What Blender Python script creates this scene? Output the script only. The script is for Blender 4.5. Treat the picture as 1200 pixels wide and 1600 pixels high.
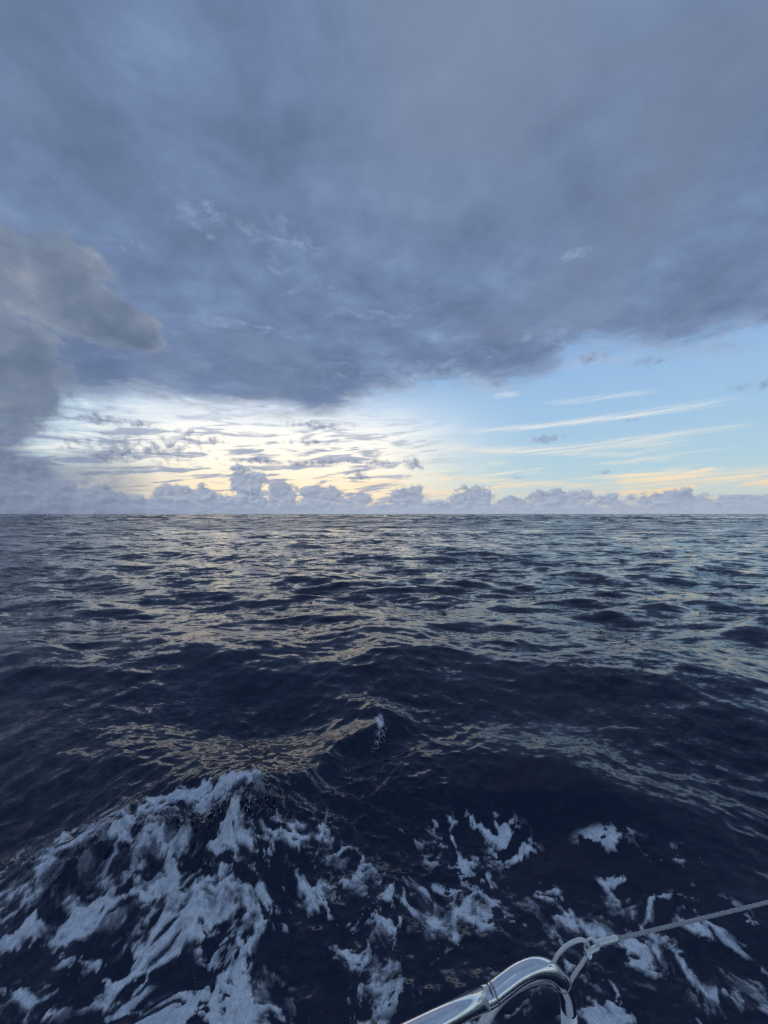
import bpy, bmesh, math, random
import numpy as np
from mathutils import Vector, Matrix

R = math.radians
for o in list(bpy.data.objects):
    bpy.data.objects.remove(o, do_unlink=True)
scene = bpy.context.scene
col = scene.collection

# ------------------------------------------------------------------ camera
CAM_H = 2.8
F = 600.0                     # focal length of the lens in photograph pixels (1200 x 1600)
HORIZON = 803.0
cam_d = bpy.data.cameras.new('camera')
cam = bpy.data.objects.new('camera', cam_d); col.objects.link(cam)
cam.location = (0, 0, CAM_H)
PITCH = math.atan2(HORIZON - 800.0, F)
cam.rotation_euler = (R(90) + PITCH, 0, 0)
cam_d.sensor_fit = 'VERTICAL'
cam_d.angle = 2 * math.atan(800.0 / F)
cam_d.clip_start = 0.02
cam_d.clip_end = 90000
scene.camera = cam

# ------------------------------------------------------------------ exposure
vs = scene.view_settings
scene.display_settings.display_device = 'sRGB'
vs.view_transform = 'Standard'; vs.look = 'None'
vs.exposure = 0.0; vs.gamma = 1.0; vs.use_curve_mapping = False
scene.render.engine = 'CYCLES'
scene.cycles.use_denoising = False
scene.cycles.use_adaptive_sampling = True
scene.cycles.adaptive_threshold = 0.02
scene.cycles.adaptive_min_samples = 12
scene.cycles.max_bounces = 4
scene.cycles.glossy_bounces = 4
scene.cycles.diffuse_bounces = 1
scene.cycles.sample_clamp_indirect = 4.0

SUN_AZ, SUN_EL = -15.0, 4.5   # behind the cloud left of the middle of the view

def lin(r, g, b):
    def f(c):
        c /= 255.0
        return c / 12.92 if c <= 0.04045 else ((c + 0.055) / 1.055) ** 2.4
    return (f(r), f(g), f(b), 1.0)

# ------------------------------------------------------------------ small node language
class G:
    def __init__(s, tree):
        s.t = tree; s.n = tree.nodes; s.l = tree.links
    def put(s, sock, v):
        if hasattr(v, 'is_output'):
            s.l.new(v, sock)
        elif isinstance(v, (int, float)):
            sock.default_value = v
        else:
            sock.default_value = v
    def m(s, op, a, b=None, c=None, clamp=False):
        n = s.n.new('ShaderNodeMath'); n.operation = op; n.use_clamp = clamp
        s.put(n.inputs[0], a)
        if b is not None: s.put(n.inputs[1], b)
        if c is not None: s.put(n.inputs[2], c)
        return n.outputs[0]
    def add(s, a, b): return s.m('ADD', a, b)
    def sub(s, a, b): return s.m('SUBTRACT', a, b)
    def mul(s, a, b): return s.m('MULTIPLY', a, b)
    def div(s, a, b): return s.m('DIVIDE', a, b)
    def mad(s, a, b, c): return s.m('MULTIPLY_ADD', a, b, c)
    def mx(s, a, b): return s.m('MAXIMUM', a, b)
    def mn(s, a, b): return s.m('MINIMUM', a, b)
    def step(s, v, lo, hi, to0=0.0, to1=1.0):
        n = s.n.new('ShaderNodeMapRange'); n.interpolation_type = 'SMOOTHSTEP'
        s.put(n.inputs[0], v); s.put(n.inputs[1], lo); s.put(n.inputs[2], hi)
        s.put(n.inputs[3], to0); s.put(n.inputs[4], to1)
        return n.outputs[0]
    def lerp(s, v, lo, hi, to0=0.0, to1=1.0):
        n = s.n.new('ShaderNodeMapRange'); n.clamp = True
        s.put(n.inputs[0], v); s.put(n.inputs[1], lo); s.put(n.inputs[2], hi)
        s.put(n.inputs[3], to0); s.put(n.inputs[4], to1)
        return n.outputs[0]
    def xyz(s, x, y, z=0.0):
        n = s.n.new('ShaderNodeCombineXYZ')
        s.put(n.inputs[0], x); s.put(n.inputs[1], y); s.put(n.inputs[2], z)
        return n.outputs[0]
    def sep(s, v):
        n = s.n.new('ShaderNodeSeparateXYZ'); s.l.new(v, n.inputs[0]); return n.outputs
    def vm(s, op, a, b=None):
        n = s.n.new('ShaderNodeVectorMath'); n.operation = op
        s.put(n.inputs[0], a)
        if b is not None:
            s.put(n.inputs['Scale'] if op == 'SCALE' else n.inputs[1], b)
        return n.outputs[0]
    def noise(s, v, scale, detail=4, rough=0.5, dist=0.0, color=False, dim='3D'):
        n = s.n.new('ShaderNodeTexNoise'); n.noise_dimensions = dim
        s.put(n.inputs['Vector'], v); s.put(n.inputs['Scale'], scale)
        n.inputs['Detail'].default_value = detail
        n.inputs['Roughness'].default_value = rough
        n.inputs['Distortion'].default_value = dist
        return n.outputs['Color'] if color else n.outputs['Fac']
    def mix(s, f, a, b):
        n = s.n.new('ShaderNodeMix'); n.data_type = 'RGBA'; n.clamp_factor = True
        s.put(n.inputs[0], f); s.put(n.inputs[6], a); s.put(n.inputs[7], b)
        return n.outputs[2]
    def scalec(s, c, k):
        return s.vm('SCALE', c, k)
    def ramp(s, v, pts, interp='EASE'):
        n = s.n.new('ShaderNodeValToRGB'); e = n.color_ramp.elements
        n.color_ramp.interpolation = interp
        while len(e) < len(pts): e.new(0.5)
        for k, (p, c) in enumerate(pts):
            e[k].position = p; e[k].color = c
        s.put(n.inputs[0], v); return n.outputs[0]
    def curve(s, v, pts):
        n = s.n.new('ShaderNodeFloatCurve'); c = n.mapping.curves[0]
        pts = sorted(pts)
        while len(c.points) < len(pts): c.points.new(0.5, 0.5)
        for k, (x, y) in enumerate(pts):
            c.points[k].location = (x, y); c.points[k].handle_type = 'AUTO_CLAMPED'
        n.mapping.extend = 'HORIZONTAL'
        n.mapping.update()
        s.put(n.inputs['Value'], v); return n.outputs[0]

def azel(px, py):
    u = (px - 600.0) / F; v = (HORIZON - py) / F
    a = math.atan(u)
    return math.degrees(a), math.degrees(math.atan(v * math.cos(a)))

# ------------------------------------------------------------------ world: evening sky with cloud layers
world = bpy.data.worlds.new('World'); scene.world = world
world.use_nodes = True
wt = world.node_tree
for n in list(wt.nodes): wt.nodes.remove(n)
g = G(wt)
tc = wt.nodes.new('ShaderNodeTexCoord')
D = tc.outputs['Generated']
dx, dy, dz = g.sep(D)
AZ = g.mul(g.m('ARCTAN2', dx, dy), 57.29578)
EL = g.mul(g.m('ARCSINE', dz), 57.29578)
P2 = g.xyz(AZ, EL, 0.0)
# the coordinates of a flat cloud ceiling seen from below
inv = g.div(1.0, g.add(g.mx(dz, 0.0), 0.13))
PC = g.xyz(g.mul(dx, inv), g.mul(dy, inv), 0.0)

sky = wt.nodes.new('ShaderNodeTexSky'); sky.sky_type = 'NISHITA'; sky.sun_disc = False
sky.sun_elevation = R(SUN_EL); sky.sun_rotation = R(SUN_AZ)
sky.air_density = 1.0; sky.dust_density = 1.2; sky.ozone_density = 2.0
nish = g.scalec(sky.outputs[0], 0.14)

# ---- clear air
eln = g.div(EL, 40.0)
clear = g.ramp(eln, [(0.0, lin(222, 212, 188)), (0.05, lin(206, 215, 212)), (0.14, lin(182, 212, 226)),
                     (0.30, lin(164, 201, 232)), (0.50, lin(150, 188, 230)), (1.0, lin(104, 140, 196))], 'LINEAR')
clear = g.mix(0.06, clear, nish)
daz = g.div(g.add(AZ, 14.0), 26.0)
glow = g.m('EXPONENT', g.mul(g.mul(daz, daz), -1.0))
warm = g.ramp(eln, [(0.0, lin(232, 210, 184)), (0.09, lin(248, 228, 192)), (0.17, lin(250, 240, 220)),
                    (0.30, lin(250, 248, 242)), (0.50, lin(190, 208, 236)), (1.0, lin(110, 140, 196))], 'LINEAR')
gl = g.mul(g.step(glow, 0.10, 0.95), g.step(EL, 21.0, 9.0))
base = g.mix(gl, clear, g.scalec(warm, 1.14))

# ---- high thin cloud: long streaks lying nearly level, rising a little to the right
e_t = g.mad(AZ, -0.065, EL)
ps = g.xyz(g.mul(AZ, 0.10), g.mul(e_t, 0.95), 3.0)
st1 = g.noise(ps, 1.0, 7, 0.58, 0.4)
ps2 = g.xyz(g.mul(AZ, 0.15), g.mul(e_t, 1.0), 9.0)
st2 = g.noise(ps2, 1.0, 7, 0.57, 0.6)
low_band = g.mul(g.step(EL, 9.5, 4.5), g.step(EL, 0.3, 2.0))
str_col = g.ramp(eln, [(0.0, lin(250, 205, 160)), (0.08, lin(252, 222, 178)), (0.16, lin(246, 236, 214)), (0.4, lin(226, 234, 240))], 'LINEAR')
s_mask = g.mul(g.step(st1, 0.50, 0.68), g.mul(low_band, 0.85))
base = g.mix(s_mask, base, str_col)

nfib = g.noise(g.xyz(g.mul(AZ, 0.16), g.mul(e_t, 4.2), 15.0), 1.0, 5, 0.6, 0.3)
def streak(c, x0, y0, x1, y1, w, k):
    a0, e0 = azel(x0, y0); a1, e1 = azel(x1, y1)
    L = math.hypot(a1 - a0, e1 - e0); ux, uy = (a1 - a0) / L, (e1 - e0) / L
    t = g.add(g.mul(g.sub(AZ, a0), ux / L), g.mul(g.sub(EL, e0), uy / L))
    d = g.add(g.mul(g.sub(AZ, a0), -uy), g.mul(g.sub(EL, e0), ux))
    d = g.add(d, g.add(g.mul(g.sub(st2, 0.5), 0.35), g.mul(g.sub(nfib, 0.5), 0.5)))
    ws = math.degrees(w / F)
    body = g.step(g.m('ABSOLUTE', d), ws, 0.0)
    ends = g.mul(g.step(t, 0.0, 0.35), g.step(t, 1.0, 0.75))
    f = g.mul(g.mul(body, ends), g.mul(g.step(nfib, 0.30, 0.62), k))
    return g.mix(f, c, str_col)
for a in [(680, 678, 1200, 614, 7, 0.80), (830, 632, 1040, 608, 6, 0.45), (720, 706, 1120, 682, 8, 0.6),
          (900, 694, 1200, 660, 5, 0.6), (765, 620, 815, 613, 5, 0.7), (600, 690, 1010, 708, 9, 0.6),
          (930, 755, 1260, 735, 12, 0.8), (640, 742, 980, 762, 7, 0.6)]:
    base = streak(base, *a)

# grey-blue lower streaks crossing the bright gap
gm = g.step(g.add(g.mul(st2, 0.8), g.mul(st1, 0.25)), 0.515, 0.61)
gapz = g.mul(g.step(AZ, 16.0, -4.0), g.step(EL, 17.0, 9.0))
base = g.mix(g.mul(gm, g.mul(gapz, 0.88)), base, lin(152, 166, 192))
wht = g.mul(g.step(st2, 0.47, 0.36), g.mul(gapz, g.step(EL, 3.5, 8.0)))
base = g.mix(g.mul(wht, 0.55), base, (1.1, 1.06, 0.96, 1.0))

def blobs(lst):
    out = None
    for (px, py, rx, up, dn) in lst:
        a, e = azel(px, py)
        k = math.degrees(1.0 / F) * math.cos(R(a)) ** 1.5
        x = g.div(g.sub(AZ, a), rx * k)
        y = g.sub(EL, e)
        y = g.mx(g.div(y, up * k), g.div(y, -dn * k))
        d = g.sub(1.0, g.m('SQRT', g.mad(x, x, g.mul(y, y))))
        out = d if out is None else g.mx(out, d)
    return out

# ---- the big cloud deck overhead
edge_px = [(-300, 640), (0, 600), (60, 618), (150, 628), (240, 620), (340, 632), (420, 646), (500, 650), (560, 630),
           (620, 612), (690, 604), (790, 598), (860, 575), (910, 540), (1000, 540), (1100, 540), (1200, 520), (1500, 500)]
pts = []
for x, y in edge_px:
    a, e = azel(x, y); pts.append(((a + 60) / 120.0, e / 40.0))
edge = g.mul(g.curve(g.lerp(AZ, -60, 60), pts), 40.0)
nd1 = g.noise(PC, 1.7, 9, 0.60, 0.25)
pw = g.xyz(g.mul(AZ, 0.16), g.mul(EL, 0.5), 5.0)
nw = g.noise(pw, 1.0, 8, 0.6, 0.5)
dd = g.add(g.sub(EL, edge), g.add(g.mul(g.sub(nw, 0.5), 9.0), g.mul(g.sub(nd1, 0.5), 6.0)))
deck_m = g.mul(g.step(dd, -2.2, 2.6), g.step(dd, -1.2, 0.6, 0.55, 1.0))
deck_thin = g.step(dd, 6.0, -0.5)
nd2 = g.noise(PC, 0.62, 4, 0.5, 0.2)
nd3 = g.noise(g.vm('ADD', PC, (7.3, 2.1, 0.0)), 4.6, 7, 0.6, 0.2)
tone = g.add(g.mul(nd1, 0.56), g.add(g.mul(nd2, 0.26), g.mul(nd3, 0.46)))
deck = g.ramp(g.lerp(tone, 0.465, 0.785), [(0.0, lin(96, 113, 146)), (0.35, lin(106, 126, 160)), (0.60, lin(114, 136, 172)),
                                           (0.85, lin(126, 148, 185)), (1.0, lin(144, 166, 202))], 'LINEAR')
# a lower veil of plain grey cloud high in the middle and towards the right
a0, e0 = azel(720, 80)
va = g.div(g.sub(AZ, a0), 24.0); ve = g.div(g.sub(EL, e0), 17.0)
veil = g.sub(1.0, g.m('SQRT', g.add(g.mul(va, va), g.mul(ve, ve))))
veil = g.add(veil, g.mul(g.sub(nd1, 0.5), 1.6))
veil_m = g.mul(g.step(veil, -0.2, 0.9), 0.72)
deck = g.mix(veil_m, deck, g.mix(nd3, lin(114, 131, 158), lin(132, 147, 173)))
# darker base towards the far edge of the deck
darkb = g.mul(g.step(EL, 30.0, 17.0), g.step(nw, 0.62, 0.42))
deck = g.mix(g.mul(darkb, 0.38), deck, lin(92, 108, 146))
# thin drifts of plain grey under the blue
nv = g.noise(g.vm('ADD', PC, (3.1, 5.5, 2.0)), 1.15, 6, 0.52, 0.5)
deck = g.mix(g.mul(g.step(nv, 0.50, 0.66), 0.50), deck, lin(124, 140, 166))
# rifts through which the paler sky shows
lightp = blobs([(305, 338, 75, 34, 30), (482, 468, 50, 22, 16), (615, 490, 90, 20, 16), (890, 388, 40, 20, 20), (440, 380, 100, 40, 40),
                (355, 505, 90, 12, 10), (600, 580, 200, 24, 16), (180, 380, 50, 14, 14), (790, 545, 160, 22, 18)])
nr = g.noise(g.xyz(g.mul(AZ, 0.22), g.mul(EL, 0.50), 9.0), 1.0, 8, 0.64, 0.4)
rift = g.step(g.add(g.mn(lightp, 0.5), g.mul(g.sub(nr, 0.5), 5.6)), 0.25, 2.0)
deck = g.mix(g.mul(rift, 0.50), deck, lin(172, 192, 228))
fringe = g.mul(g.step(dd, 3.2, -1.0), g.step(g.add(nw, g.mul(nr, 0.6)), 0.62, 1.0))
deck = g.mix(g.mul(fringe, 0.75), deck, g.mix(glow, lin(186, 204, 230), lin(236, 238, 236)))
skyc = g.mix(deck_m, base, deck)

# ---- cumulus helpers: soft ellipses broken up by billow noise
nb = g.noise(g.xyz(g.mul(AZ, 0.42), g.mul(EL, 0.5), 1.0), 1.0, 8, 0.58, 0.15)
nb_up = g.noise(g.xyz(g.mul(g.add(AZ, -0.35), 0.42), g.mul(g.add(EL, 0.45), 0.5), 1.0), 1.0, 8, 0.58, 0.15)
relief = g.sub(nb, nb_up)                 # > 0 on the side turned to the light
nf = g.noise(g.xyz(g.mul(AZ, 1.15), g.mul(EL, 1.35), 4.0), 1.0, 7, 0.6, 0.2)
nf_up = g.noise(g.xyz(g.mul(g.add(AZ, -0.14), 1.15), g.mul(g.add(EL, 0.2), 1.35), 4.0), 1.0, 7, 0.6, 0.2)
relief_f = g.sub(nf, nf_up)

# small dark scraps of low cloud in the gap
scr = blobs([(160, 655, 60, 14, 12), (60, 640, 50, 16, 12), (215, 702, 105, 28, 26), (150, 712, 70, 20, 20), (290, 675, 26, 9, 9),
             (215, 662, 30, 9, 8), (480, 690, 50, 7, 7), (500, 665, 55, 9, 9), (330, 690, 45, 10, 8), (400, 720, 70, 6, 6), (490, 724, 90, 7, 6),
             (562, 745, 17, 14, 10), (648, 728, 15, 18, 10), (852, 686, 30, 9, 7), (920, 560, 34, 13, 10), (1018, 564, 36, 12, 10),
             (1190, 600, 60, 14, 12), (985, 656, 18, 5, 5), (806, 746, 16, 5, 4), (944, 738, 20, 5, 4), (570, 722, 60, 6, 5)])
scr_f = g.add(g.mn(scr, 0.7), g.add(g.mul(g.sub(nf, 0.5), 3.0), g.mul(g.sub(nb, 0.5), 2.2)))
scr_m = g.mul(g.mul(g.step(scr_f, 0.02, 1.15), g.lerp(AZ, 5.0, 25.0, 0.88, 0.60)), g.step(scr, -0.9, -0.1))
scr_c = g.mix(g.step(relief_f, -0.10, 0.14), lin(112, 126, 156), lin(158, 170, 192))
skyc = g.mix(scr_m, skyc, scr_c)

# ---- cumulus bank along the horizon
top_px = [(-300, 690), (0, 700), (140, 705), (190, 728), (250, 740), (300, 742), (350, 740), (384, 722), (415, 742), (450, 755),
          (500, 758), (530, 762), (570, 772), (612, 762), (640, 746), (664, 758), (690, 764), (712, 750), (748, 747), (768, 764), (800, 768),
          (840, 764), (878, 756), (905, 768), (950, 764), (985, 770), (1040, 764), (1080, 768), (1140, 770), (1200, 772), (1500, 768)]
pts = []
for x, y in top_px:
    a, e = azel(x, y); pts.append(((a + 60) / 120.0, e / 16.0))
top = g.mul(g.curve(g.lerp(AZ, -60, 60), pts), 16.0)
puffs = blobs([(384, 760, 34, 32, 36), (640, 778, 28, 24, 22), (735, 780, 40, 24, 20), (872, 780, 52, 20, 16), (800, 788, 30, 12, 12), (948, 784, 22, 18, 12),
               (1050, 784, 70, 20, 16), (1170, 786, 70, 18, 16), (560, 782, 24, 16, 18), (500, 776, 44, 20, 22), (440, 770, 30, 18, 24), (300, 776, 70, 20, 20)])
bf = g.add(g.mx(g.sub(g.mul(top, 0.46), EL), g.mul(puffs, 2.2)), g.add(g.mul(g.sub(nf, 0.5), 2.0), g.mul(g.sub(nb, 0.52), 5.0)))
bank_m = g.mul(g.step(bf, -0.12, 0.50), 0.95)
depth = g.step(bf, 0.0, 1.6)
bank = g.mix(g.step(g.add(g.mul(relief_f, 0.5), g.mul(relief, 0.9)), -0.13, 0.17), lin(134, 149, 175), lin(178, 189, 206))
bank = g.mix(g.mul(depth, 0.5), bank, lin(154, 168, 194))
haze_col = g.mix(g.step(AZ, -30, 0), lin(148, 162, 186), lin(168, 180, 200))
skyc = g.mix(bank_m, skyc, bank)
# a nearer, lower row of the same cloud
nb2 = g.noise(g.xyz(g.mul(AZ, 0.55), g.mul(EL, 0.85), 31.0), 1.0, 8, 0.58, 0.15)
nb2_up = g.noise(g.xyz(g.mul(g.add(AZ, -0.25), 0.55), g.mul(g.add(EL, 0.35), 0.85), 31.0), 1.0, 8, 0.58, 0.15)
bf2 = g.add(g.sub(g.mul(top, 0.50), EL), g.mul(g.sub(nb2, 0.5), 6.0))
bank2 = g.mix(g.step(g.sub(nb2, nb2_up), -0.10, 0.14), lin(130, 145, 175), lin(180, 190, 208))
skyc = g.mix(g.mul(g.step(bf2, -0.1, 0.5), 0.8), skyc, bank2)
skyc = g.mix(g.mul(g.step(EL, 3.0, 0.1), 0.8), skyc, haze_col)
# small gaps low in the bank with warm light behind
nh = g.noise(g.xyz(g.mul(AZ, 0.55), g.mul(EL, 2.2), 12.0), 1.0, 5, 0.55)
hole = g.mul(g.step(nh, 0.63, 0.72), g.mul(g.mul(g.step(EL, 0.8, 1.5), g.step(EL, 3.4, 2.2)), g.step(AZ, -18, -4)))
skyc = g.mix(g.mul(hole, 0.3), skyc, lin(240, 220, 192))

# ---- the grey cloud standing at the left
gx = blobs([(-60, 392, 190, 110, 130), (50, 438, 125, 95, 90), (150, 500, 105, 60, 46), (215, 525, 46, 28, 24), (10, 560, 100, 120, 120),
            (-40, 660, 130, 100, 120), (-30, 725, 120, 70, 60)])
nbig = g.noise(g.xyz(g.mul(AZ, 0.15), g.mul(EL, 0.19), 41.0), 1.0, 9, 0.60, 0.25)
gf = g.add(g.mn(gx, 0.6), g.add(g.mul(g.sub(nbig, 0.5), 1.9), g.mul(g.sub(nb, 0.5), 0.5)))
grey_m = g.step(gf, -0.04, 0.38)
ng = g.noise(g.xyz(g.mul(AZ, 0.075), g.mul(EL, 0.11), 21.0), 1.0, 6, 0.52, 0.3)
nbig_up = g.noise(g.xyz(g.mul(g.add(AZ, 1.2), 0.15), g.mul(g.add(EL, 2.6), 0.19), 41.0), 1.0, 9, 0.60, 0.25)
gsh = g.add(g.add(g.mul(relief, 0.5), g.mul(g.sub(nbig, nbig_up), 1.3)), g.add(g.mul(g.sub(ng, 0.5), 2.2), g.step(gf, 0.6, 0.08, 0.0, 0.50)))
grey = g.ramp(g.lerp(gsh, -0.35, 0.75), [(0.0, lin(98, 113, 137)), (0.35, lin(110, 125, 149)), (0.7, lin(127, 140, 162)), (1.0, lin(152, 161, 176))], 'LINEAR')
lowg = g.step(EL, 12.0, 5.0)
lowt = g.step(g.add(g.mul(nbig, 0.7), g.add(g.mul(ng, 0.5), g.mul(relief, 0.6))), 0.45, 0.78)
grey = g.mix(g.mul(lowg, 0.9), grey, g.mix(lowt, lin(104, 119, 146), lin(142, 156, 182)))
skyc = g.mix(g.mul(grey_m, 0.94), skyc, grey)

mk = g.mul(g.step(g.add(AZ, g.mul(g.sub(nbig, 0.5), 14.0)), -24.0, -40.0), g.step(g.add(EL, g.mul(g.sub(nb, 0.5), 3.0)), 8.5, 3.5))
skyc = g.mix(g.mul(mk, 0.8), skyc, g.mix(lowt, lin(108, 122, 149), lin(136, 150, 175)))
# below the horizon the sky is never seen, only sea
bg = wt.nodes.new('ShaderNodeBackground'); wo = wt.nodes.new('ShaderNodeOutputWorld')
g.put(bg.inputs['Color'], skyc); bg.inputs['Strength'].default_value = 1.0
wt.links.new(bg.outputs[0], wo.inputs['Surface'])
world.cycles.sampling_method = 'NONE'

# ------------------------------------------------------------------ the sun, veiled by the low cloud
sun_d = bpy.data.lights.new('sun', 'SUN'); sun_d.energy = 0.03; sun_d.angle = R(40); sun_d.color = (1.0, 0.86, 0.66)
sun = bpy.data.objects.new('sun', sun_d); col.objects.link(sun)
sd = Vector((math.sin(R(SUN_AZ)) * math.cos(R(SUN_EL)), math.cos(R(SUN_AZ)) * math.cos(R(SUN_EL)), math.sin(R(SUN_EL))))
sun.rotation_euler = sd.to_track_quat('Z', 'Y').to_euler()

# ------------------------------------------------------------------ the sea
rng = np.random.default_rng(11)

def vnoise(x, y, seed=0):
    """smooth lattice noise in -1..1"""
    xi = np.floor(x).astype(np.int64); yi = np.floor(y).astype(np.int64)
    fx = x - xi; fy = y - yi
    fx = fx * fx * fx * (fx * (fx * 6 - 15) + 10); fy = fy * fy * fy * (fy * (fy * 6 - 15) + 10)
    def h(a, b):
        n = (a * 374761393 + b * 668265263 + seed * 974634777) & 0x7fffffff
        n = ((n ^ (n >> 13)) * 1274126177) & 0x7fffffff
        n = (n ^ (n >> 16)) & 0xffff
        return n / 32767.5 - 1.0
    return ((h(xi, yi) * (1 - fx) + h(xi + 1, yi) * fx) * (1 - fy) + (h(xi, yi + 1) * (1 - fx) + h(xi + 1, yi + 1) * fx) * fy)

def fbm(x, y, octv=4, seed=0, gain=0.5):
    s = np.zeros_like(x); a = 1.0; t = 0.0
    for k in range(octv):
        s += a * vnoise(x * 2 ** k + 17.3 * k, y * 2 ** k - 9.1 * k, seed + k); t += a; a *= gain
    return s / t

def sstep(v, a, b):
    t = np.clip((v - a) / (b - a), 0, 1); return t * t * (3 - 2 * t)

# a polar sheet: fine where the waves are near, coarse towards the horizon and behind the boat
HALF = R(58)
th = np.concatenate([np.linspace(-math.pi, -HALF, 70, endpoint=False), np.linspace(-HALF, HALF, 1080, endpoint=False), np.linspace(HALF, math.pi, 71)])
vv = np.linspace(1.95, 0.02, 760)
r1 = CAM_H / vv
r2 = np.exp(np.linspace(math.log(r1[-1]), math.log(40000.0), 190))[1:]
rr = np.concatenate([[0.05, 0.4, 0.8, 1.1, 1.3], r1, r2])
NR, NT = len(rr), len(th)
RRg, TH = np.meshgrid(rr, th, indexing='ij')
X0 = (RRg * np.sin(TH)).ravel(); Y0 = (RRg * np.cos(TH)).ravel()
RAD = RRg.ravel()
spacing = np.gradient(rr)[:, None].repeat(NT, 1).ravel()

# trains of waves, crests lying roughly across the view
waves = []
NW = 120
lam = np.exp(np.linspace(math.log(15.0), math.log(0.16), NW)) * np.exp(rng.normal(0, 0.05, NW))
for l in lam:
    spread = 0.38 if l > 5 else (0.62 if l > 1.2 else 0.8)
    ang = rng.normal(math.pi / 2 + 0.12, spread)          # direction of travel in the x-y plane
    if l > 6: s = 0.016
    elif l > 3: s = 0.021
    elif l > 0.5: s = 0.027
    else: s = 0.018
    waves.append((l, ang, s * rng.uniform(0.6, 1.35), rng.uniform(0, 2 * math.pi)))
DX = np.zeros_like(X0); DY = np.zeros_like(X0); Z = np.zeros_like(X0)
# patches of rougher and smoother water
gust = 1.0 + 0.45 * fbm(X0 / 9.0, Y0 / 9.0, 3, 5)
chop = 0.66 + 0.70 * sstep(RAD, 5.0, 12.0)       # calmer in the lee of the hull
for (l, ang, s, ph) in waves:
    k = 2 * math.pi / l; a = s / k
    ca, sa = math.cos(ang), math.sin(ang)
    if l > 1.8:
        idx = slice(None)
        att = np.clip(1.6 - spacing / (l * 1.6), 0.45, 1.0)
        gm_ = 1.0
    else:
        idx = np.nonzero(spacing < l * 0.7)[0]
        att = np.clip(1.4 - spacing[idx] / (l * 0.5), 0, 1)
        gm_ = gust[idx]
    p = k * (X0[idx] * ca + Y0[idx] * sa) + ph
    c = np.cos(p); sn = np.sin(p)
    A = a * att * gm_
    if l < 4: A = A * chop[idx]
    Z[idx] += A * c
    ch = 0.85 if l > 1 else 0.6
    DX[idx] -= ch * A * ca * sn
    DY[idx] -= ch * A * sa * sn
# the long ocean swell shows only far out, against the horizon
for (l, ang, s) in ((46, 1.2, 0.045), (61, 1.75, 0.05), (83, 1.45, 0.05)):
    k = 2 * math.pi / l
    Z += s / k * sstep(RAD, 60, 260) * np.cos(k * (X0 * math.cos(ang) + Y0 * math.sin(ang)) + l)
# fine wind ripples, real only where the sheet is fine enough to carry them
front = np.abs(TH.ravel()) < HALF
rough_patch = np.clip(0.85 + 1.3 * fbm(X0 / 1.9 + 40, Y0 / 1.9, 3, 77), 0.15, 2.2)
for l in np.exp(np.linspace(math.log(0.42), math.log(0.055), 46)):
    idx = np.nonzero((spacing < l * 0.36) & front)[0]
    if len(idx) < 10: continue
    ang = rng.normal(math.pi / 2 + 0.25, 0.75); k = 2 * math.pi / l
    a = 0.033 / k * np.clip(1.5 - spacing[idx] / (l * 0.26), 0, 1) * rough_patch[idx]
    wx = X0[idx] + 0.05 * np.sin(Y0[idx] * 3.1 + l * 40) ; wy = Y0[idx] + 0.05 * np.sin(X0[idx] * 2.7 + l * 90)
    p = k * (wx * math.cos(ang) + wy * math.sin(ang)) + rng.uniform(0, 6.28)
    Z[idx] += a * np.cos(p)
    DX[idx] -= 0.9 * a * math.cos(ang) * np.sin(p); DY[idx] -= 0.9 * a * math.sin(ang) * np.sin(p)
near_damp = sstep(RAD, 1.0, 3.0)

# ---- the boat's wake beside the rail: hump, ridge and hollows of this moment
near = np.nonzero(RAD < 16)[0]
xn, yn = X0[near], Y0[near]
wob = 0.18 * fbm(xn * 1.3, yn * 1.3, 3, 21)
def ridge(x0, y0, x1, y1, h, w_near, w_far, soft=0.5):
    """a crest from one point to another; narrow on the near side, wider behind"""
    L = math.hypot(x1 - x0, y1 - y0); ux, uy = (x1 - x0) / L, (y1 - y0) / L
    t = ((xn - x0) * ux + (yn - y0) * uy) / L
    d = (xn - x0) * -uy + (yn - y0) * ux + wob          # positive behind the crest
    w = np.where(d > 0, w_far, w_near)
    e = np.maximum(np.maximum(-t, t - 1.0) * L, 0) / soft
    return h * np.exp(-np.abs(d / w) ** 1.6) * np.exp(-e * e)
zn = np.zeros_like(xn)
zn += ridge(-2.3, 3.15, -1.15, 3.30, 0.27, 0.62, 0.60, 0.6)      # foaming hump
zn += ridge(-1.25, 3.60, 0.0, 5.0, 0.21, 0.22, 0.75, 0.30)
zn += ridge(-6.0, 6.9, -0.2, 6.7, 0.10, 1.1, 1.6, 0.8)           # the wave beyond it      # slanting ridge behind it
zn += ridge(-4.6, 4.6, -2.0, 3.9, 0.14, 0.5, 0.9, 0.6)           # shoulder running off to the left
zn += ridge(0.3, 6.4, 5.2, 6.0, 0.22, 1.3, 2.2, 1.2)            # dark-faced wave at the right
zn += ridge(0.3, 4.0, 2.2, 3.7, 0.07, 0.4, 0.8, 0.6)             # small crest before it
zn -= 0.20 * np.exp(-(((xn + 1.6) / 1.6) ** 2 + ((yn - 5.0) / 0.8) ** 2))
zn -= 0.16 * np.exp(-(((xn - 0.9) / 1.2) ** 2 + ((yn - 3.3) / 0.7) ** 2))
hump = np.exp(-(((xn + 1.8) / 1.1) ** 2 + ((yn - 3.25) / 0.5) ** 2))
rag = fbm(xn * 9, yn * 9, 4, 31)
zn += hump * (0.075 * rag + 0.05 * np.abs(fbm(xn * 17, yn * 11, 3, 41)))
yc = 3.22 + 0.10 * (xn + 2.3) + 0.10 * fbm(xn * 2.1, xn * 0 + 3.3, 2, 37)
lip = np.clip(fbm(xn * 15, yn * 6, 3, 35) + 0.25, 0, 1) * np.exp(-((yn - yc) / 0.085) ** 2) * sstep(xn, -2.5, -2.0) * sstep(xn, -0.75, -1.15)
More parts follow.
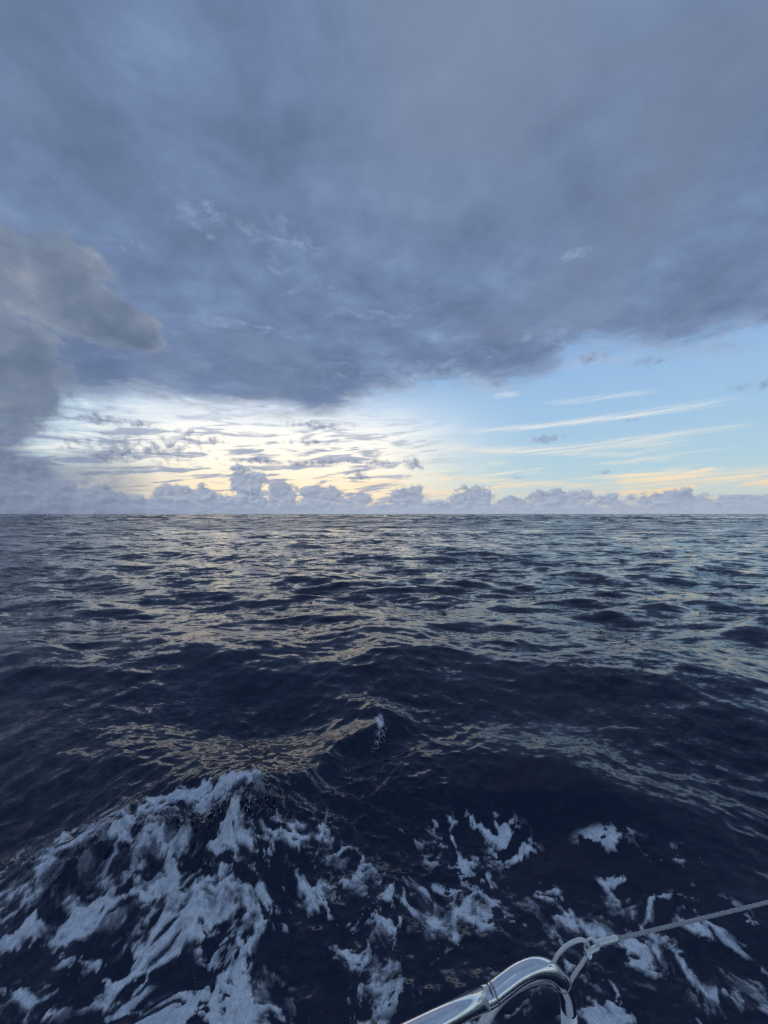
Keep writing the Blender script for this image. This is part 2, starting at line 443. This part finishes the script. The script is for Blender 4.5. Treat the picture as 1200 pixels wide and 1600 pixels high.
zn += 0.13 * lip
Z[near] += zn
Z *= 0.35 + 0.65 * near_damp
X = X0 + DX * near_damp; Y = Y0 + DY * near_damp

# ---- where the broken water carries foam (0..1, how much of the surface it covers)
foam = np.zeros_like(X0)
Zs = Z[near].copy()
def patch(px_, py_, rx, ry, k, lift=0.0, rot=0.0):
    """a patch of foam given by where the photograph shows it, laid on the water"""
    yy = (CAM_H - lift) * F / (py_ - HORIZON); xx = (px_ - 600.0) / F * yy
    rx = rx / F * yy; ry = ry * yy * yy / ((CAM_H - lift) * F)
    c, s_ = math.cos(rot), math.sin(rot)
    a = ((X[near] - xx) * c + (Y[near] - yy) * s_) / rx; b = (-(X[near] - xx) * s_ + (Y[near] - yy) * c) / ry
    return k * np.exp(-(a * a + b * b) ** 1.4)
fo = np.zeros_like(xn)
for a in [(330, 1225, 150, 26, 1.0, .3), (190, 1275, 150, 60, .95, .25), (60, 1340, 120, 60, .90, .2), (300, 1310, 130, 60, .78, .2),
          (150, 1400, 170, 60, .80, .1), (330, 1400, 140, 66, .80, .05), (40, 1440, 110, 46, .76), (240, 1470, 130, 56, .74),
          (60, 1570, 110, 50, .78), (200, 1560, 120, 66, .76), (410, 1545, 90, 70, .86), (490, 1380, 45, 40, .74), (480, 1290, 70, 22, .80, .1, -.3),
          (590, 1370, 60, 34, .80), (700, 1390, 75, 34, .92), (530, 1330, 60, 24, .66), (640, 1430, 100, 36, .70), (770, 1310, 70, 60, .52), (690, 1290, 70, 34, .54),
          (830, 1390, 70, 36, .78), (900, 1420, 80, 36, .86), (980, 1390, 60, 40, .76), (1040, 1460, 80, 46, .84), (1130, 1530, 100, 46, .84), (1190, 1590, 90, 30, .8),
          (700, 1500, 140, 30, .70), (920, 1520, 40, 50, .84), (870, 1570, 60, 40, .74), (960, 1570, 90, 30, .60), (780, 1580, 90, 30, .55), (560, 1500, 70, 60, .6), (560, 1590, 60, 30, .56),
          (1100, 1420, 70, 50, .58), (950, 1300, 60, 20, .30), (1060, 1330, 70, 20, .26)]:
    fo = np.maximum(fo, patch(*a))
# the small spilling end of the slanting ridge
fo = np.maximum(fo, patch(592, 1136, 8, 20, 0.36, 0.15))
qx, qy = X[near], Y[near]
w1 = fbm(qx * 1.9, qy * 1.5, 3, 51); w2 = fbm(qx * 1.9 + 31, qy * 1.5 + 7, 3, 57)
ux_, uy_ = qx + 0.16 * w1, qy + 0.22 * w2
A_ = fbm(ux_ * 3.8, uy_ * 2.8, 6, 61, 0.56)
B_ = fbm(ux_ * 9.5, uy_ * 9.5, 5, 67, 0.56)
web = 1.0 - np.clip(np.abs(fbm(ux_ * 4.4 + 3, uy_ * 2.9, 4, 71, 0.5)) / 0.20, 0, 1)
web2 = 1.0 - np.clip(np.abs(fbm(ux_ * 10.0 + 9, uy_ * 7.0, 3, 73, 0.5)) / 0.22, 0, 1)
crestf = patch(330, 1222, 120, 16, 1.0, .3) + patch(120, 1275, 110, 22, .8, .25)
A_ /= A_.std(); B_ /= B_.std()
H_ = fbm(ux_ * 5.2 + 11, uy_ * 5.2 + 5, 3, 83, 0.5); H_ /= H_.std()
H2_ = fbm(ux_ * 10 + 3, uy_ * 11 + 8, 2, 87, 0.45); H2_ /= H2_.std()
C_ = fbm(ux_ * 24, uy_ * 25, 4, 79, 0.6); C_ /= C_.std()
def ridged(x, y, octv, seed):
    v = np.zeros_like(x); am = 1.0; tot_ = 0.0; wgt = 1.0
    for k in range(octv):
        n_ = (1.0 - np.clip(np.abs(vnoise(x * 2 ** k + 5.7 * k, y * 2 ** k - 3.3 * k, seed + k)) * 1.9, 0, 1)) ** 1.5
        v += am * n_ * wgt; wgt = np.clip(n_ * 1.6, 0.15, 1.0); tot_ += am; am *= 0.62
    return v / tot_
RM = ridged(ux_ * 3.9 + 0.10 * B_, uy_ * 3.4 + 0.10 * A_, 5, 91)
RM = (RM - RM.mean()) / RM.std()
cov = np.minimum(fo, 0.90)
field = 0.30 * RM + 0.14 * A_ + 0.20 * B_ + 0.13 * C_ + 0.12 * web2 + 0.90 * cov + 0.30 * crestf - 0.41 - 0.45 * sstep(H_, 0.3, 1.4) - 0.60 * sstep(H2_, 0.35, 1.0)
dens = sstep(field, 0.0, 0.09) * sstep(fo, 0.08, 0.3)
dens *= 0.20 + 0.10 * crestf + 0.78 * sstep(field + 0.20 * A_ + 0.16 * RM + 0.08 * C_, 0.0, 0.95)
mist = 0.09 * sstep(field, -0.30, 0.05) * sstep(fo, 0.35, 0.8)
foam[near] = np.clip(np.maximum(dens, mist), 0, 1)
Z[near] += 0.007 * sstep(field, -0.02, 0.3) * sstep(fo, 0.08, 0.3) + (0.004 * B_ + 0.003 * C_) * dens

verts = np.stack([X, Y, Z], 1)
ii = np.arange(NR - 1)[:, None] * NT; jj = np.arange(NT - 1)[None, :]
q0 = (ii + jj).ravel()
quads = np.stack([q0, q0 + 1, q0 + NT + 1, q0 + NT], 1)
me = bpy.data.meshes.new('sea')
me.vertices.add(len(verts)); me.vertices.foreach_set('co', verts.astype(np.float32).ravel())
me.loops.add(quads.size); me.loops.foreach_set('vertex_index', quads.astype(np.int32).ravel())
me.polygons.add(len(quads)); me.polygons.foreach_set('loop_start', np.arange(0, quads.size, 4, dtype=np.int32))
me.update(calc_edges=True)
me.polygons.foreach_set('use_smooth', np.ones(len(quads), dtype=bool))
at = me.attributes.new('foam', 'FLOAT', 'POINT'); at.data.foreach_set('value', foam.astype(np.float32))
sea = bpy.data.objects.new('sea', me); col.objects.link(sea)
sea['kind'] = 'structure'; sea['label'] = 'dark blue choppy open sea with wind ripples and wake foam'

# ---- sea material
mt = bpy.data.materials.new('sea_water'); mt.use_nodes = True
t = mt.node_tree
for n in list(t.nodes): t.nodes.remove(n)
w = G(t)
geo = t.nodes.new('ShaderNodeNewGeometry'); Pp = geo.outputs['Position']; Nn = geo.outputs['Normal']
px, py, pz = w.sep(Pp)
dist = w.m('SQRT', w.mad(px, px, w.mul(py, py)))
def slopes(scale, sx, sy, detail, rough, seed):
    v = w.vm('MULTIPLY', Pp, (scale * sx, scale * sy, 0.0))
    v = w.vm('ADD', v, (seed, seed * 1.7, seed * 0.3))
    c = w.noise(v, 1.0, detail, rough, 0.0, True)
    return w.vm('SUBTRACT', c, (0.5, 0.5, 0.5))
s_small = slopes(22.0, 0.5, 1.0, 2, 0.6, 1.0)       # finest ripples
s_hand = slopes(5.0, 0.42, 1.0, 3, 0.55, 3.0)       # ripples of a hand's breadth
s_mid = slopes(2.3, 0.42, 1.0, 3, 0.64, 7.0)
s_big = slopes(0.42, 0.42, 1.0, 4, 0.62, 13.0)
s_far = slopes(0.07, 0.5, 1.0, 3, 0.6, 19.0)
calm = w.step(w.noise(w.vm('MULTIPLY', Pp, (0.35, 0.5, 0.0)), 1.0, 3, 0.5), 0.35, 0.65, 0.35, 1.0)
k_small = w.mul(w.lerp(dist, 3.0, 14.0, 0.90, 0.15), calm)
k_hand = w.mul(w.mul(w.step(dist, 1.5, 8.0), w.lerp(dist, 10.0, 30.0, 0.95, 0.32)), calm)
k_mid = w.mul(w.step(dist, 5.0, 14.0), w.lerp(dist, 25.0, 80.0, 1.5, 0.8))
k_big = w.mul(w.step(dist, 22.0, 70.0), 1.3)
k_far = w.mul(w.step(dist, 80.0, 300.0), 1.2)
sl0 = w.vm('ADD', w.vm('SCALE', s_hand, k_hand), w.vm('SCALE', s_far, k_far))
sl = w.vm('ADD', w.vm('SCALE', s_small, k_small), w.vm('ADD', w.vm('SCALE', s_mid, k_mid), w.vm('SCALE', s_big, k_big)))
sl = w.vm('ADD', sl, sl0)
sl = w.vm('MULTIPLY', sl, (0.75, 1.0, 0.0))
# the unresolved wavelets far out are steeper on the side they run towards, which is this one
sl = w.vm('ADD', sl, w.xyz(0.0, w.lerp(dist, 8.0, 90.0, 0.0, -0.16), 0.0))
nrm = w.vm('NORMALIZE', w.vm('ADD', Nn, sl))
water = t.nodes.new('ShaderNodeBsdfPrincipled')
water.inputs['Base Color'].default_value = (0.0022, 0.0095, 0.0380, 1)
water.inputs['IOR'].default_value = 1.345
water.inputs['Specular IOR Level'].default_value = 0.62
w.put(water.inputs['Roughness'], w.lerp(dist, 5.0, 200.0, 0.045, 0.09))
w.put(water.inputs['Normal'], nrm)
# foam: how much of it lies here comes with the mesh; bubbles and froth are finer
att = t.nodes.new('ShaderNodeAttribute'); att.attribute_name = 'foam'; FM = att.outputs['Fac']
f2 = w.noise(w.vm('MULTIPLY', Pp, (1.0, 0.8, 1.0)), 20.0, 5, 0.60, 0.3)
vor = t.nodes.new('ShaderNodeTexVoronoi'); vor.feature = 'F1'
w.put(vor.inputs['Vector'], Pp); vor.inputs['Scale'].default_value = 60.0
body = w.add(w.mul(f2, 0.7), w.mul(vor.outputs['Distance'], 0.3))
ff = w.mul(FM, w.lerp(body, 0.28, 0.60, 0.84, 1.0))
foam_b = t.nodes.new('ShaderNodeBsdfPrincipled')
w.put(foam_b.inputs['Base Color'], w.mix(w.step(f2, 0.3, 0.7), (0.66, 0.71, 0.76, 1), (0.90, 0.92, 0.93, 1)))
foam_b.inputs['Roughness'].default_value = 0.85
foam_b.inputs['Specular IOR Level'].default_value = 0.2
bmp = t.nodes.new('ShaderNodeBump'); bmp.inputs['Strength'].default_value = 0.35; bmp.inputs['Distance'].default_value = 0.012
w.put(bmp.inputs['Height'], body); w.put(foam_b.inputs['Normal'], bmp.outputs[0])
mixs = t.nodes.new('ShaderNodeMixShader'); outm = t.nodes.new('ShaderNodeOutputMaterial')
w.put(mixs.inputs[0], ff); t.links.new(water.outputs[0], mixs.inputs[1]); t.links.new(foam_b.outputs[0], mixs.inputs[2])
t.links.new(mixs.outputs[0], outm.inputs['Surface'])
me.materials.append(mt)

# ------------------------------------------------------------------ drops and shreds thrown up along the breaking crest
def height_at(x, y):
    r = math.hypot(x, y); tt = math.atan2(x, y)
    return Z[int(np.clip(np.searchsorted(rr, r), 0, NR - 1)) * NT + int(np.clip(np.searchsorted(th, tt), 0, NT - 1))]
rnd = random.Random(5)
ico = bmesh.new(); bmesh.ops.create_icosphere(ico, subdivisions=1, radius=1.0)
iv = np.array([v.co[:] for v in ico.verts]); itf = np.array([[v.index for v in f.verts] for f in ico.faces]); ico.free()
sv, sf, cnt = [], [], 0
def drop(x, y, z, r, stretch, lean):
    global cnt
    m = (Matrix.Rotation(lean[0], 3, 'X') @ Matrix.Rotation(lean[1], 3, 'Y')) @ Matrix.Diagonal((r, r, r * stretch))
    sv.append(iv @ np.array(m).T + np.array((x, y, z))); sf.append(itf + cnt * len(iv)); cnt += 1
for i in range(700):
    u = rnd.betavariate(2.2, 2.0)
    x = -2.45 + 1.75 * u + rnd.gauss(0, 0.03); y = 3.24 + 0.16 * u + rnd.gauss(0, 0.045)
    hgt = rnd.expovariate(1 / 0.022)
    drop(x, y, height_at(x, y) + hgt * (0.4 + 0.9 * math.sin(3.1 * u)), rnd.uniform(0.0007, 0.0021) * (1.3 if hgt < .02 else 0.8), rnd.uniform(1.5, 7.0), (rnd.gauss(0.2, .5), rnd.gauss(0, .6)))
for i in range(70):
    u = rnd.random(); x = -0.16 + 0.2 * u + rnd.gauss(0, 0.02); y = 4.45 + 0.25 * u + rnd.gauss(0, 0.04)
    drop(x, y, height_at(x, y) + rnd.expovariate(1 / 0.025), rnd.uniform(0.001, 0.003), rnd.uniform(2.0, 9.0), (rnd.gauss(0.3, .4), rnd.gauss(0.3, .4)))
for i in range(160):
    x = rnd.uniform(-2.6, 2.4); y = rnd.uniform(2.2, 3.6)
    drop(x, y, height_at(x, y) + rnd.expovariate(1 / 0.02), rnd.uniform(0.0007, 0.0018), 1.2, (0, 0))
sm = bpy.data.meshes.new('sea_spray'); sm.from_pydata(np.concatenate(sv).tolist(), [], np.concatenate(sf).tolist()); sm.update()
sm.polygons.foreach_set('use_smooth', np.ones(len(sm.polygons), dtype=bool))
spm = bpy.data.materials.new('spray_drops'); spm.use_nodes = True
sb_ = spm.node_tree.nodes['Principled BSDF']; sb_.inputs['Base Color'].default_value = (0.86, 0.88, 0.90, 1); sb_.inputs['Roughness'].default_value = 0.4
gs_ = G(spm.node_tree)
gs_.put(sb_.inputs['Roughness'], gs_.lerp(gs_.noise(gs_.n.new('ShaderNodeNewGeometry').outputs['Position'], 40.0, 2), 0.3, 0.7, 0.15, 0.7))
sm.materials.append(spm)
spray = bpy.data.objects.new('sea_spray', sm); col.objects.link(spray)
spray['kind'] = 'stuff'; spray['label'] = 'white spray drops flung up along the breaking wake crest'; spray['category'] = 'spray'

# ------------------------------------------------------------------ helpers for the rail
def material(name, color, rough, metal=0.0, spec=0.5):
    m = bpy.data.materials.new(name); m.use_nodes = True
    b = m.node_tree.nodes['Principled BSDF']
    b.inputs['Base Color'].default_value = (*color, 1)
    b.inputs['Roughness'].default_value = rough
    b.inputs['Metallic'].default_value = metal
    b.inputs['Specular IOR Level'].default_value = spec
    return m, G(m.node_tree), b

def smooth_path(pts, n=6):
    """Catmull-Rom through the points"""
    P = [Vector(p) for p in pts]; out = []
    for i in range(len(P) - 1):
        p0 = P[i - 1] if i else P[0] * 2 - P[1]
        p1, p2 = P[i], P[i + 1]
        p3 = P[i + 2] if i + 2 < len(P) else P[-1] * 2 - P[-2]
        for k in range(n):
            u = k / n
            out.append(0.5 * ((2 * p1) + (p2 - p0) * u + (2 * p0 - 5 * p1 + 4 * p2 - p3) * u * u + (3 * p1 - p0 - 3 * p2 + p3) * u ** 3))
    out.append(P[-1]); return out

def tube(bm, path, rad, seg=20, caps=True):
    n = len(path)
    r = rad if hasattr(rad, '__len__') else [rad] * n
    T = [(path[min(i + 1, n - 1)] - path[max(i - 1, 0)]).normalized() for i in range(n)]
    up = Vector((0, 0, 1)) if abs(T[0].z) < 0.9 else Vector((1, 0, 0))
    N = (up - T[0] * up.dot(T[0])).normalized(); rings = []
    for i in range(n):
        N = (N - T[i] * N.dot(T[i])).normalized(); B = T[i].cross(N)
        rings.append([bm.verts.new(path[i] + (N * math.cos(2 * math.pi * k / seg) + B * math.sin(2 * math.pi * k / seg)) * r[i]) for k in range(seg)])
    for i in range(n - 1):
        for k in range(seg):
            bm.faces.new((rings[i][k], rings[i][(k + 1) % seg], rings[i + 1][(k + 1) % seg], rings[i + 1][k]))
    if caps:
        bm.faces.new(rings[0][::-1]); bm.faces.new(rings[-1])

def mesh_obj(name, bm, mat, parent=None, origin=(0, 0, 0)):
    bmesh.ops.recalc_face_normals(bm, faces=bm.faces[:])
    for f in bm.faces: f.smooth = len(f.verts) <= 4
    if parent is not None:
        bmesh.ops.translate(bm, verts=bm.verts[:], vec=-parent.location)
    m = bpy.data.meshes.new(name); bm.to_mesh(m); bm.free()
    m.materials.append(mat)
    o = bpy.data.objects.new(name, m); col.objects.link(o); o.parent = parent
    return o

def at(px, py, depth):
    """the point of the place that the photograph shows at a pixel, that many metres ahead"""
    return Vector(((px - 600.0) / F * depth, depth, CAM_H + (HORIZON - py) / F * depth))

# ------------------------------------------------------------------ the boat's deck, behind and below the view
gel, gg, gb = material('gelcoat', (0.62, 0.62, 0.60), 0.35)
gn = gg.noise(gg.n.new('ShaderNodeNewGeometry').outputs['Position'], 3.0, 6, 0.6)
gg.put(gb.inputs['Base Color'], gg.mix(gn, (0.62, 0.63, 0.62, 1), (0.76, 0.76, 0.74, 1)))
DECK = 1.32
bm = bmesh.new()
out_top = [(-6.0, -0.6), (-4.0, -0.1), (-2.0, 0.28), (-0.6, 0.30), (0.14, 0.40), (0.24, 0.68), (0.37, 0.68), (0.46, 0.40), (0.85, 0.2), (0.95, -3.2), (-6.0, -3.2)]
topv = [bm.verts.new((x, y, DECK)) for x, y in out_top]
botv = [bm.verts.new((x * 0.97 if x < 0 else x - 0.12, y - 0.12 if y > -3 else y, -0.7)) for x, y in out_top]
bm.faces.new(topv)
for i in range(len(topv)):
    j = (i + 1) % len(topv); bm.faces.new((topv[j], topv[i], botv[i], botv[j]))
hull = mesh_obj('boat_deck', bm, gel); hull['kind'] = 'structure'
for p in hull.data.polygons: p.use_smooth = False

# ------------------------------------------------------------------ the polished rail at the corner of the boat
chrome, cg, cb = material('polished_steel', (0.78, 0.78, 0.79), 0.07, 1.0)
cp = cg.n.new('ShaderNodeTexCoord').outputs['Object']
cn = cg.noise(cg.vm('MULTIPLY', cp, (40.0, 40.0, 40.0)), 1.0, 8, 0.65)
cv = cg.n.new('ShaderNodeTexVoronoi'); cv.inputs['Scale'].default_value = 150.0; cg.put(cv.inputs['Vector'], cp)
salt = cg.mul(cg.step(cv.outputs['Distance'], 0.30, 0.12), cg.step(cg.noise(cp, 30.0, 3, 0.6), 0.52, 0.66))   # dried salt spots
cg.put(cb.inputs['Roughness'], cg.add(cg.lerp(cn, 0.3, 0.75, 0.03, 0.09), cg.mul(salt, 0.45)))
cg.put(cb.inputs['Base Color'], cg.mix(cg.step(cn, 0.45, 0.75), (0.80, 0.80, 0.81, 1), (0.66, 0.66, 0.66, 1)))
satin, sg, sb = material('satin_steel', (0.80, 0.80, 0.78), 0.40, 1.0)
sn = sg.noise(sg.vm('MULTIPLY', sg.n.new('ShaderNodeTexCoord').outputs['Object'], (60.0, 60.0, 12.0)), 1.0, 6, 0.6)
sg.put(sb.inputs['Roughness'], sg.lerp(sn, 0.3, 0.7, 0.34, 0.55))
weld, _, _ = material('weld_steel', (0.35, 0.34, 0.33), 0.30, 1.0)

base = at(888, 1600, 0.62); base.z = DECK
rail = bpy.data.objects.new('boat_rail', None); col.objects.link(rail); rail.location = base
rail['label'] = 'polished steel corner rail of the boat with bent top at the bottom edge'
rail['category'] = 'rail'
def d_of(px): return 0.575 + (px - 768) / 120.0 * 0.045
jo = at(768, 1549, 0.575); p_l = at(650, 1606, 0.534)
dirn = (jo - p_l).normalized(); dirn.z = 0; dirn.normalize()
bm = bmesh.new(); tube(bm, [jo - dirn * s for s in (1.1, 0.8, 0.5, 0.3, 0.2, 0.1, 0.0)], 0.0125, 32)
mesh_obj('rail_tube', bm, chrome, rail)
ep = [(768, 1549), (789, 1533), (812, 1517), (836, 1508), (857, 1511), (873, 1524), (883, 1545), (887, 1572)]
path = smooth_path([jo - dirn * 0.014] + [at(x, y, d_of(x)) for x, y in ep], 8)
k = len(path)
bm = bmesh.new(); tube(bm, path, [0.0129 - 0.0011 * (i / k) for i in range(k)], 32)
mesh_obj('elbow', bm, chrome, rail)
lt = path[-1]
bm = bmesh.new(); tube(bm, [lt + Vector((0, 0, 0.002)), lt - Vector((0, 0, 0.1)), lt - Vector((0, 0, 0.4)), Vector((lt.x, lt.y, DECK + 0.006))], 0.0117, 28)
mesh_obj('leg', bm, satin, rail)
bm = bmesh.new(); tube(bm, [Vector((lt.x, lt.y, DECK)), Vector((lt.x, lt.y, DECK + 0.006)), Vector((lt.x, lt.y, DECK + 0.010))], [0.036, 0.036, 0.030], 28)
mesh_obj('base_plate', bm, chrome, rail)
for pth, c, ax, rr_ in ((path, path[9], (path[10] - path[8]).normalized(), 0.0128),):
    bm = bmesh.new(); tube(bm, [c - ax * 0.0016, c - ax * 0.0008, c + ax * 0.0008, c + ax * 0.0016], [rr_, rr_ + 0.0004, rr_ + 0.0004, rr_], 32)
    mesh_obj('weld_seam', bm, weld, rail)
c = path[-14]; ax = (path[-13] - path[-15]).normalized()
bm = bmesh.new(); tube(bm, [c - ax * 0.0014, c - ax * 0.0006, c + ax * 0.0006, c + ax * 0.0014], [0.0122, 0.0129, 0.0129, 0.0122], 32)
mesh_obj('weld_seam', bm, weld, rail)
# the thinner hoop bent under the elbow
hp = [(715, 1700), (738, 1632), (753, 1598), (775, 1561), (808, 1534), (848, 1521), (872, 1533), (881, 1562), (882, 1610), (882, 1700)]
bm = bmesh.new(); tube(bm, smooth_path([at(x, y, d_of(x) + 0.008) for x, y in hp], 8), 0.0078, 24)
mesh_obj('inner_hoop', bm, satin, rail)
# the eye welded to the bend, which holds the lifeline
lp = [(862, 1504), (868, 1491), (879, 1478), (893, 1469), (906, 1465), (915, 1469), (918, 1479), (914, 1491), (906, 1504), (897, 1517), (888, 1532)]
bm = bmesh.new(); tube(bm, smooth_path([at(x, y, 0.612 + 0.004 * i / 10) for i, (x, y) in enumerate(lp)], 6), 0.0030, 14)
mesh_obj('eye_loop', bm, satin, rail)

# ------------------------------------------------------------------ the lifeline running off to the right
ropem, rg, rb = material('lifeline_cover', (0.42, 0.43, 0.43), 0.75)
rn = rg.noise(rg.vm('MULTIPLY', rg.n.new('ShaderNodeTexCoord').outputs['Object'], (300.0, 300.0, 300.0)), 1.0, 4, 0.6)
rg.put(rb.inputs['Base Color'], rg.mix(rn, (0.25, 0.26, 0.27, 1), (0.55, 0.56, 0.55, 1)))
L0 = at(934, 1470, 0.615); L1 = at(1200, 1401, 0.690)
line = bpy.data.objects.new('lifeline', None); col.objects.link(line); line.location = L0
line['label'] = 'thin grey lifeline shackled to the rail eye and running off right'
line['category'] = 'lifeline'
axis = (L1 - L0); ln = axis.length; axis.normalize()
tot = 2.4
def lpos(s):
    return L0 + axis * s + Vector((0, 0, -0.022 * 4 * (s / tot) * (1 - s / tot) * 0.5))
n = 1100
bm = bmesh.new()
side = axis.cross(Vector((0, 0, 1))).normalized(); up = side.cross(axis)
for st in range(3):
    pp = []
    for i in range(n):
        s_ = tot * i / (n - 1); a = 2 * math.pi * (s_ / (0.016 + 0.002 * math.sin(s_ * 23))) + st * 2 * math.pi / 3
        pp.append(lpos(s_) + (side * math.cos(a) + up * math.sin(a)) * 0.0010)
    tube(bm, pp, 0.0019, 8)
mesh_obj('rope', bm, ropem, line)
bm = bmesh.new(); tube(bm, [L0 - axis * 0.004, L0 + axis * 0.004, L0 + axis * 0.030, L0 + axis * 0.034], [0.0040, 0.0046, 0.0046, 0.0040], 20)
mesh_obj('end_sleeve', bm, satin, line)
sp = [(931, 1476), (929, 1468), (922, 1463), (915, 1466), (912, 1474), (913, 1486), (917, 1492)]
bm = bmesh.new(); tube(bm, smooth_path([at(x, y, 0.606 + 0.002 * i) for i, (x, y) in enumerate(sp)], 6), 0.0017, 12)
mesh_obj('shackle', bm, satin, line)
bm = bmesh.new(); a0_ = at(914, 1486, 0.606); a1_ = at(933, 1476, 0.612)
tube(bm, smooth_path([a0_, (a0_ + a1_) / 2, a1_], 4), 0.0042, 16)
toggle = mesh_obj('toggle', bm, satin, line)
bm = bmesh.new(); bmesh.ops.create_uvsphere(bm, u_segments=16, v_segments=10, radius=0.0046)
c = at(919, 1490, 0.602); bmesh.ops.translate(bm, verts=bm.verts[:], vec=c)
mesh_obj('pin', bm, chrome, line)
